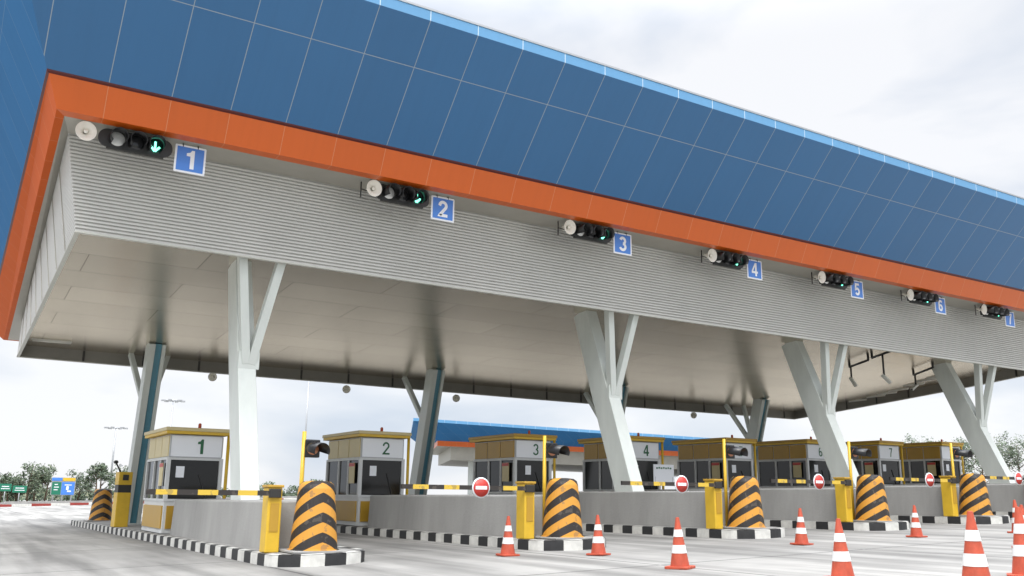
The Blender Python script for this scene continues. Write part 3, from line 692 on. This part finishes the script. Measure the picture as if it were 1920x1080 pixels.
# ------------------------------------------------------------------ booths
def booth(i):
    x = ISL[i]; yf, yb = 26.2, 29.0; z = g(x, 27)+.2; w = 1.5
    pan = m_cream if i < 2 else m_ochre
    side_word = 'cream' if i < 2 else 'ochre'
    t = thing('toll_booth', (x, yf, z), 'white and %s toll booth numbered %d with yellow roof trim' % (side_word, i+1), 'toll booth', 'toll booths')
    L_ = yb-yf
    b = MB(); b.box((0, L_/2, .42), (w-.06, L_-.06, .84)); b.build('base_wall', m_bwhite, t)
    b = MB(); b.box((0, -.0+.02, .42), (w-.2, .05, .60)).box((-w/2+.02, L_/2, .42), (.05, L_-.3, .60)).box((w/2-.02, L_/2, .42), (.05, L_-.3, .60)); b.build('lower_panel', m_ochre, t, bevel=.008)
    f = MB()
    for px in (-w/2+.05, w/2-.05):
        for py in (.05, L_-.05): f.box((px, py, 1.42), (.10, .10, 1.16))
    for py in (L_*.33, L_*.62):
        for px in (-w/2+.04, w/2-.04): f.box((px, py, 1.42), (.07, .08, 1.16))
    f.box((0, .04, .87), (w-.2, .07, .06)).box((0, .04, 1.97), (w-.2, .07, .06))
    for px in (-w/2+.04, w/2-.04): f.box((px, L_/2, .87), (.072, L_-.2, .06)).box((px, L_/2, 1.97), (.072, L_-.2, .06))
    f.build('window_frame', m_bwhite, t)
    gl = MB(); gl.box((0, .06, 1.42), (w-.22, .02, 1.04)); gl.box((0, L_-.06, 1.42), (w-.22, .02, 1.04))
    gl.box((-w/2+.06, L_/2, 1.42), (.02, L_-.22, 1.04)).box((w/2-.06, L_/2, 1.42), (.02, L_-.22, 1.04)); gl.build('window_glass', m_glass, t)
    u = MB(); u.box((0, L_/2, 2.31), (w-.08, L_-.08, .62)); u.build('upper_wall', m_bwhite, t)
    u = MB()
    for k in range(3):
        y0 = .08+k*(L_-.12)/3; y1 = y0+(L_-.12)/3-.05
        for s in (-1, 1):
            u = MB(); u.box((s*(w/2-.03), (y0+y1)/2, 2.31), (.03, y1-y0, .56)); u.build('upper_side_panel', pan, t, bevel=.006)
    s = MB(); s.box((0, .025, 2.31), (w-.12, .03, .58)); np_ = s.build('number_panel', m_swhite, t, bevel=.006)
    s = MB()
    for a, c, d, e in ((0, 2.31+.29, w-.12, .02), (0, 2.31-.29, w-.12, .02), (-(w-.12)/2, 2.31, .02, .60), ((w-.12)/2, 2.31, .02, .60)): s.box((a, .006, c), (d, .012, e))
    s.build('panel_frame', m_steel, np_)
    digit('digit', str(i+1), .40, (.10, .008, 2.31), m_green, np_, w=.13, ext=.006)
    r = MB(); r.box((0, L_/2, 2.76), (w+.26, L_+.34, .10)); r.build('roof', m_cream if i < 2 else m_ochre, t, bevel=.02)
    r = MB(); r.box((0, L_/2, 2.69), (w+.20, L_+.28, .12)); r.build('roof_trim', m_yel, t, bevel=.01)
    bc = MB(); bc.lathe((.15, .5, 2.81), (0, 0, 1), [(0, .06), (.03, .06), (.03, .045), (.14, .045), (.17, .03), (.175, 0)], 16); bc.build('beacon', m_beacon, t)
    nb = MB(); nb.box((-w/2-.012, .55, 1.55), (.02, .42, .62)); n_ = nb.build('notice_board', m_cream, t)
    nb = MB(); nb.box((-w/2-.026, .55, 1.80), (.01, .42, .10)); nb.build('red_strip', m_red, n_)
    pp = MB(); pp.box((-.38+.1*(i % 3), .043, 1.62), (.22, .008, .30)); pp.build('paper_notice', m_swhite, t)
    wp = MB(); wp.beam((.35, .035, .95), (.12+.05*(i % 2), .035, 1.55), .02, .02, side=(0, 1, 0)); wp.build('wiper', m_dkmetal, t)
    se = MB(); se.box((-.25, .5, 1.05), (.4, .4, .35)).box((.3, .9, 1.15), (.25, .3, .55)); se.build('counter_equipment', m_dkmetal, t, bevel=.02)
    pl = MB(); pl.tube([(w/2+.10, -.02, 0), (w/2+.10, -.02, 2.7)], .045, 12); pl.build('corner_post', m_yel, t)
for i in range(8): booth(i)
# notice board in front of booth 4
t = thing('notice_board', (22.0, 25.2, g(22, 25)+1.24), 'white notice board with faded green lines before booth 4', 'notice board')
b = MB(); b.box((.1, 0, .42), (.95, .03, .62)); b.build('board', m_swhite, t, bevel=.01)
b = MB()
for k in range(7): b.box((-.22+k*.105, -.02, .60+.012*(k % 2)), (.07, .008, .055))
b.build('green_lines', m_green, t)
b = MB(); b.tube([(-.3, 0, 0), (-.3, 0, .3)], .02, 8).tube([(.5, 0, 0), (.5, 0, .3)], .02, 8); b.build('board_legs', m_steel, t)
# equipment at the exit side of booth 1
t = thing('exit_cabinet', (5.42, 33.0, g(5.4, 33)+.2), 'tall yellow equipment cabinet with dark band behind the first booth', 'cabinet')
b = MB(); b.box((0, 0, .55), (.42, .7, 1.1)).box((0, 0, 1.55), (.42, .7, .42)); b.build('body', m_yel, t, bevel=.02)
b = MB(); b.box((0, 0, 1.22), (.40, .68, .25)).box((0, -.36, 1.58), (.18, .02, .18)); b.build('dark_band', m_dkmetal, t)
b = MB(); b.tube([(-.15, -.2, 1.76), (-.35, -.35, 2.05)], .025, 8); b.lathe((-.35, -.35, 2.07), (0, 0, 1), [(-.06, 0), (-.05, .05), (0, .08), (.05, .05), (.06, 0)], 14); b.build('antenna', m_dkmetal, t)

# ------------------------------------------------------------------ cones
def cone_proto(h, label, loc):
    t = thing('traffic_cone', loc, label, 'traffic cone', 'traffic cones')
    b = MB(); n = 28; rb = h*.20; rt_ = h*.035
    R = lambda z: rb+(rt_-rb)*(z/h)
    for j, (z0, z1, mi) in enumerate(((.04, .30, 0), (.30, .46, 1), (.46, .62, 0), (.62, .76, 1), (.76, 1, 0))):
        b.m = mi; e = .004 if mi else 0
        b.lathe((0, 0, 0), (0, 0, 1), [(z0*h, R(z0*h)+e), (z1*h, R(z1*h)+e)], n)
    b.m = 0; b.lathe((0, 0, 0), (0, 0, 1), [(h, rt_), (h+.004, 0)], n)
    b.build('cone_body', [m_cone, m_conew], t, weld=False)
    b = MB(); q = h*.26; P = rounded_rect(2*q, 2*q, q*.35)
    b.prism(P, 0, h*.045); b.build('cone_foot', m_cone, t, bevel=.004)
    return t
c0 = None
CN = [(19.6, 13.6, .72, 'orange and white cone in lane 4 beside the fourth island kerb'), (10.9, 6.8, .92, 'large orange cone low near the right edge of the photo'),
      (12.7, 7.2, .92, 'large cone at the right edge, front of the cluster'), (22.6, 12.9, .78, 'small cone at the back of the right edge cluster'),
      (17.9, 10.1, .80, 'cone touching the right border of the photo'), (15.8, 13.7, .75, 'cone between the third and fourth bollards'),
      (10.7, 8.6, .80, 'cone in the foreground right of centre'), (9.6, 15.5, .74, 'cone in the lane left of the second bollard'),
      (10.95, 14.4, .74, 'cone just in front of the second bollard'), (10.2, 11.3, .78, 'cone in the middle foreground, alone')]
for x, y, h, l in CN:
    loc = (x, y, g(x, y))
    if c0 is None: c0 = cone_proto(.75, l, loc); c0.scale = (h/.75,)*3
    else: c = relabel(copy_tree(c0), l, loc); c.scale = (h/.75,)*3; c.rotation_euler = (random.uniform(-.03, .03), random.uniform(-.03, .03), random.uniform(0, 1.5))

# ------------------------------------------------------------------ background: second toll plaza, signs, masts, fence, trees
t = thing('far_toll_canopy', (46, 88, 0), 'distant toll canopy with blue fascia and orange edge behind the booths', 'canopy')
def P_(px, py, y): v = at_y(px, py, y); return v-Vector((46, 88, 0))
lo = [P_(820, 836, 88), P_(1430, 862, 76), P_(1440, 862, 100)+Vector((0, 8, 0)), P_(800, 838, 108)]
lo2 = [v+Vector((0, 0, .55)) for v in lo]
hi = [P_(775, 789, 86), P_(1445, 834, 74), P_(1460, 834, 104), P_(770, 800, 112)]
for k in (2, 3): lo[k].z = lo[1 if k == 2 else 0].z; lo2[k].z = lo[k].z+.55; hi[k].z = hi[1 if k == 2 else 0].z
def quads(A, Bq, name, m, par):
    b = MB()
    for k in range(4):
        a, c = A[k], A[(k+1) % 4]; w = (c-a).length; h = (Bq[k]-a).length
        b.face([a, c, Bq[(k+1) % 4], Bq[k]], [(0, 0), (w, 0), (w, h), (0, h)])
    return b.build(name, m, par)
quads(lo, lo2, 'orange_edge', m_or, t); quads(lo2, hi, 'blue_fascia', m_blue_end, t)
hb = [v+Vector((0, 0, .3)) for v in hi]; quads(hi, hb, 'edge_band', m_band, t)
b = MB(); b.face(hb); b.build('roof', m_white, t)
cen = sum(lo, Vector())/4; sk = [cen+(v-cen)*.93 for v in lo]; sk = [Vector((v.x, v.y, w.z)) for v, w in zip(sk, lo)]; skl = [v-Vector((0, 0, 1.4)) for v in sk]
quads(skl, sk, 'grey_skirt', m_strip, t); b = MB(); b.face(skl); b.build('ceiling', m_strip, t)
b = MB(); b.face([lo[0], lo[1], sk[1], sk[0]]).face([lo[1], lo[2], sk[2], sk[1]]).face([lo[2], lo[3], sk[3], sk[2]]).face([lo[3], lo[0], sk[0], sk[3]]); b.build('soffit_strip', m_strip, t)
for k in range(5):
    q = skl[0].lerp(skl[1], .08+.2*k)+Vector((.5, 2, 0)); b = MB(); b.beam(Vector((q.x, q.y, g(60, 88)-.2)), Vector((q.x, q.y, q.z+.1)), .5, .5); b.build('column', m_col, t)
# overhead direction sign
p0 = at_y(94, 928, 100); p1 = at_y(139, 929, 100); ptop = at_y(94, 895, 100); wS = p1.x-p0.x; hS = ptop.z-p0.z
t = thing('direction_sign', (p0.x, 100, g(p0.x, 100)), 'roadside board with blue and yellow headers over green and blue panels', 'sign')
z0 = p0.z-g(p0.x, 100)
b = MB(); b.box((wS/2, .06, z0+hS/2), (wS, .08, hS)); bo = b.build('board', m_steel, t)
b = MB(); b.box((wS*.22, 0, z0+hS*.90), (wS*.43, .03, hS*.18)).box((wS*.70, 0, z0+hS*.38), (wS*.54, .03, hS*.72)); b.build('blue_panel', m_sblue, t)
b = MB(); b.box((wS*.72, 0, z0+hS*.90), (wS*.52, .03, hS*.18)); b.build('yellow_panel', m_yel, t)
b = MB(); b.box((wS*.22, 0, z0+hS*.38), (wS*.38, .03, hS*.72)); b.build('green_panel', m_grn, t)
b = MB()
for a, c, d, e in ((.70, .58, .30, .05), (.68, .40, .10, .22), (.76, .22, .16, .08), (.20, .60, .14, .05), (.22, .45, .2, .05), (.2, .3, .16, .05)): b.box((wS*a, -.02, z0+hS*c), (wS*d, .01, hS*e))
b.build('white_markings', m_swhite, t)
b = MB()
for a in (.12, .5, .88): b.tube([(wS*a, .14, -.1), (wS*a, .14, z0+hS*.9)], .07, 8)
b.build('posts', m_steel, t)
for px, py, w, h, l in ((10, 914, 1.1, .75, 'small green road sign at the far left'), (37, 917, 1.3, .7, 'small green road sign left of the large direction board')):
    p = at_y(px, py, 108); t = thing('road_sign', (p.x, 108, g(p.x, 108)), l, 'sign', 'small green road signs')
    zz = p.z-g(p.x, 108); b = MB(); b.box((0, 0, zz), (w, .05, h)); b.build('panel', m_grn, t)
    b = MB(); b.box((0, -.03, zz+.1), (w*.6, .01, h*.12)).box((0, -.03, zz-.12), (w*.7, .01, h*.1)); b.build('white_markings', m_swhite, t)
    b = MB(); b.tube([(0, .05, -.1), (0, .05, zz)], .05, 8); b.build('post', m_steel, t)
# high masts
def highmast(px, py, Y, label, crown=True):
    p = at_y(px, py, Y); gz = g(p.x, Y); h = p.z-gz
    t = thing('light_mast', (p.x, Y, gz), label, 'light mast', 'tall light masts')
    b = MB(); b.tube([(0, 0, -.2), (0, 0, h*.5), (0, 0, h)], [.16, .12, .075], 12); b.build('pole', m_steel, t)
    if crown:
        b = MB(); b.lathe((0, 0, h-.25), (0, 0, 1), [(0, .9), (.06, .95), (.12, .9)], 20)
        for k in range(6):
            a = k*math.pi/3; b.beam((0, 0, h-.2), (1.0*math.cos(a), 1.0*math.sin(a), h-.2), .06, .06); b.box((1.2*math.cos(a), 1.2*math.sin(a), h-.18), (.5, .3, .18), rz=a)
        b.build('lamp_ring', m_steel, t)
    else:
        b = MB(); b.tube([(0, 0, h-.05), (0, -1.2, h+.3)], .05, 8); b.box((0, -1.5, h+.32), (.3, .7, .12)); b.build('lamp_arm', m_steel, t)
highmast(218, 800, 130, 'thin high mast with lamp ring left of the first rear column')
highmast(325, 749, 120, 'taller high mast with lamp ring right of the first rear column')
highmast(580, 700, 125, 'tallest light mast, its top hidden behind the canopy skirt')
highmast(222, 879, 112, 'short thin lamp pole beyond the exit bollard', False)
highmast(1521, 806, 110, 'lamp pole far behind the third front column', False)
# far kerb and parapet on the left
t = thing('parapet_wall', (0, 96, 0), 'low concrete parapet running along the far road edge', 'wall')
b = MB(); pr = [(-30, 92), (-6, 94), (6, 96), (16, 97), (40, 99)]
for (xa, ya), (xb, yb) in zip(pr, pr[1:]):
    ha = .9 if xa < 0 else .55; hb_ = .9 if xb < 0 else .45
    for off in (0,):
        A = Vector((xa, ya-96, g(xa, ya)-.1)); Bq = Vector((xb, yb-96, g(xb, yb)-.1))
        b.face([A, Bq, Bq+Vector((0, 0, hb_)), A+Vector((0, 0, ha))]); b.face([A+Vector((0, .25, ha)), Bq+Vector((0, .25, hb_)), Bq+Vector((0, .25, 0)), A+Vector((0, .25, 0))])
        b.face([A+Vector((0, 0, ha)), Bq+Vector((0, 0, hb_)), Bq+Vector((0, .25, hb_)), A+Vector((0, .25, ha))])
b.build('wall_body', m_conc, t)
t = thing('painted_kerb', (0, 94.5, 0), 'far kerb painted in red and white blocks', 'kerb')
b = MB()
for k in range(30):
    xa = -8+k*1.6; b.m = k % 2; zz = g(xa, 94)
    b.box((xa+.8, (xa*.085), zz+.11), (1.6, .3, .26), rz=.085)
b.build('kerb_blocks', [m_kr, m_kw], t)
# trees
def tree(x, y, h, w, label, name, nleaf, leaf, sparse=False, trunk=.12, group=None, mi=0):
    gz = g(x, y); t = thing(name, (x, y, gz), label, 'tree', group); rnd = random.Random(int(x*31+y*17))
    b = MB(); b.tube([(0, 0, -.1), (.05*h*rnd.uniform(-1, 1), 0, h*.4), (.06*h*rnd.uniform(-1, 1), 0, h*.9)], [trunk, trunk*.7, trunk*.25], 8)
    tips = []
    for k in range(12 if sparse else 9):
        a = rnd.uniform(0, 6.28); z0 = h*rnd.uniform(.2, .75); l = w*rnd.uniform(.35, .6)*(1.1-z0/h*.5)
        q = Vector((math.cos(a)*l, math.sin(a)*l, z0+h*rnd.uniform(.1, .25))); b.tube([(0, 0, z0), q*.55+Vector((0, 0, z0*.45)), q], [trunk*.4, trunk*.25, .012], 5); tips.append(q)
    b.build('trunk', m_bark, t)
    f = MB()
    cl = [(q+Vector((rnd.uniform(-.3, .3), rnd.uniform(-.3, .3), rnd.uniform(-.2, .5)))*1, rnd.uniform(.5, 1)*w*.22) for q in tips for _ in range(3)]
    cl += [(Vector((0, 0, h*rnd.uniform(.45, .98))), w*.2) for _ in range(6)]
    for _ in range(nleaf):
        c, r = rnd.choice(cl); d = Vector((rnd.gauss(0, 1), rnd.gauss(0, 1), rnd.gauss(0, 1))).normalized()*r*rnd.random()**.5
        p = c+d
        if p.z < h*.12: continue
        n1 = Vector((rnd.gauss(0, 1), rnd.gauss(0, 1), rnd.gauss(0, 1))).normalized(); n2 = n1.orthogonal().normalized(); s = leaf*rnd.uniform(.6, 1.3)
        f.m = rnd.choice((0, 0, 1)) if rnd.random() < .8 else 2
        f.face([p-n1*s, p+n2*s*.45, p+n1*s, p-n2*s*.45])
    f.build('crown', m_leafs, t, weld=False)
    return t
TL = [(2, 118, 3.6, 'bushy dark tree at the far left border'), (15, 122, 3.0, 'low dark tree behind the small green signs'), (30, 120, 3.1, 'second low tree right of the small green sign'),
      (52, 116, 4.9, 'pointed tree between the green signs and the direction board'), (64, 119, 3.4, 'small tree close behind the pointed tree'), (84, 118, 4.4, 'tree half hidden at the left of the direction board'), (146, 122, 4.0, 'tree close to the right post of the direction board'),
      (178, 118, 4.9, 'feathery tall tree, left of the pair near the exit bollard'), (188, 120, 5.0, 'feathery tall tree, right of the pair near the exit bollard'), (218, 118, 4.6, 'leaning tree beside the short lamp pole'), (243, 122, 4.4, 'tree just left of the first booth')]
for k, (px, Y, h, l) in enumerate(TL):
    p = at_y(px, 930, Y); tree(p.x, Y, h*.88, h*(.45 if 170 < px < 200 else .8), l, 'tree', 900, .16, group='trees beyond the far road')
TR = [(1738, 42, 4.9, 3.0, 'tree top showing above booth 8'), (1812, 38, 4.0, 2.8, 'sparse young tree between booth 8 and the last column'), (1845, 37, 4.5, 3.2, 'airy tree just right of the last front column'), (1880, 38, 4.5, 3.2, 'airy tree left of the right border'), (1915, 37, 4.6, 3.4, 'airy tree cut by the right border')]
for px, Y, h, w, l in TR:
    p = at_y(px, 900, Y); s_ = 62/p.y if False else 1
    tree(p.x, p.y, h, w, l, 'young_tree', 1500, .10, sparse=True, trunk=.07, group='airy trees right of the booths')
# hedge: one dense mass far away
b = MB(); rnd = random.Random(3)
for k in range(9000):
    x = rnd.uniform(-30, 48); y = 126+rnd.uniform(0, 3); hh = 1.5+.5*math.sin(x*.7)+.4*math.sin(x*1.9+1)
    p = Vector((x, y, g(x, y)+rnd.uniform(0, hh))); n1 = Vector((rnd.gauss(0, 1), rnd.gauss(0, 1), rnd.gauss(0, 1))).normalized(); n2 = n1.orthogonal().normalized(); s = rnd.uniform(.12, .28)
    b.m = rnd.choice((0, 0, 1)); b.face([p-n1*s, p+n2*s*.6, p+n1*s, p-n2*s*.6])
o = b.build('undergrowth', m_leafs, weld=False); o['kind'] = 'stuff'; o['label'] = 'dark undergrowth along the far road'; o['category'] = 'undergrowth'
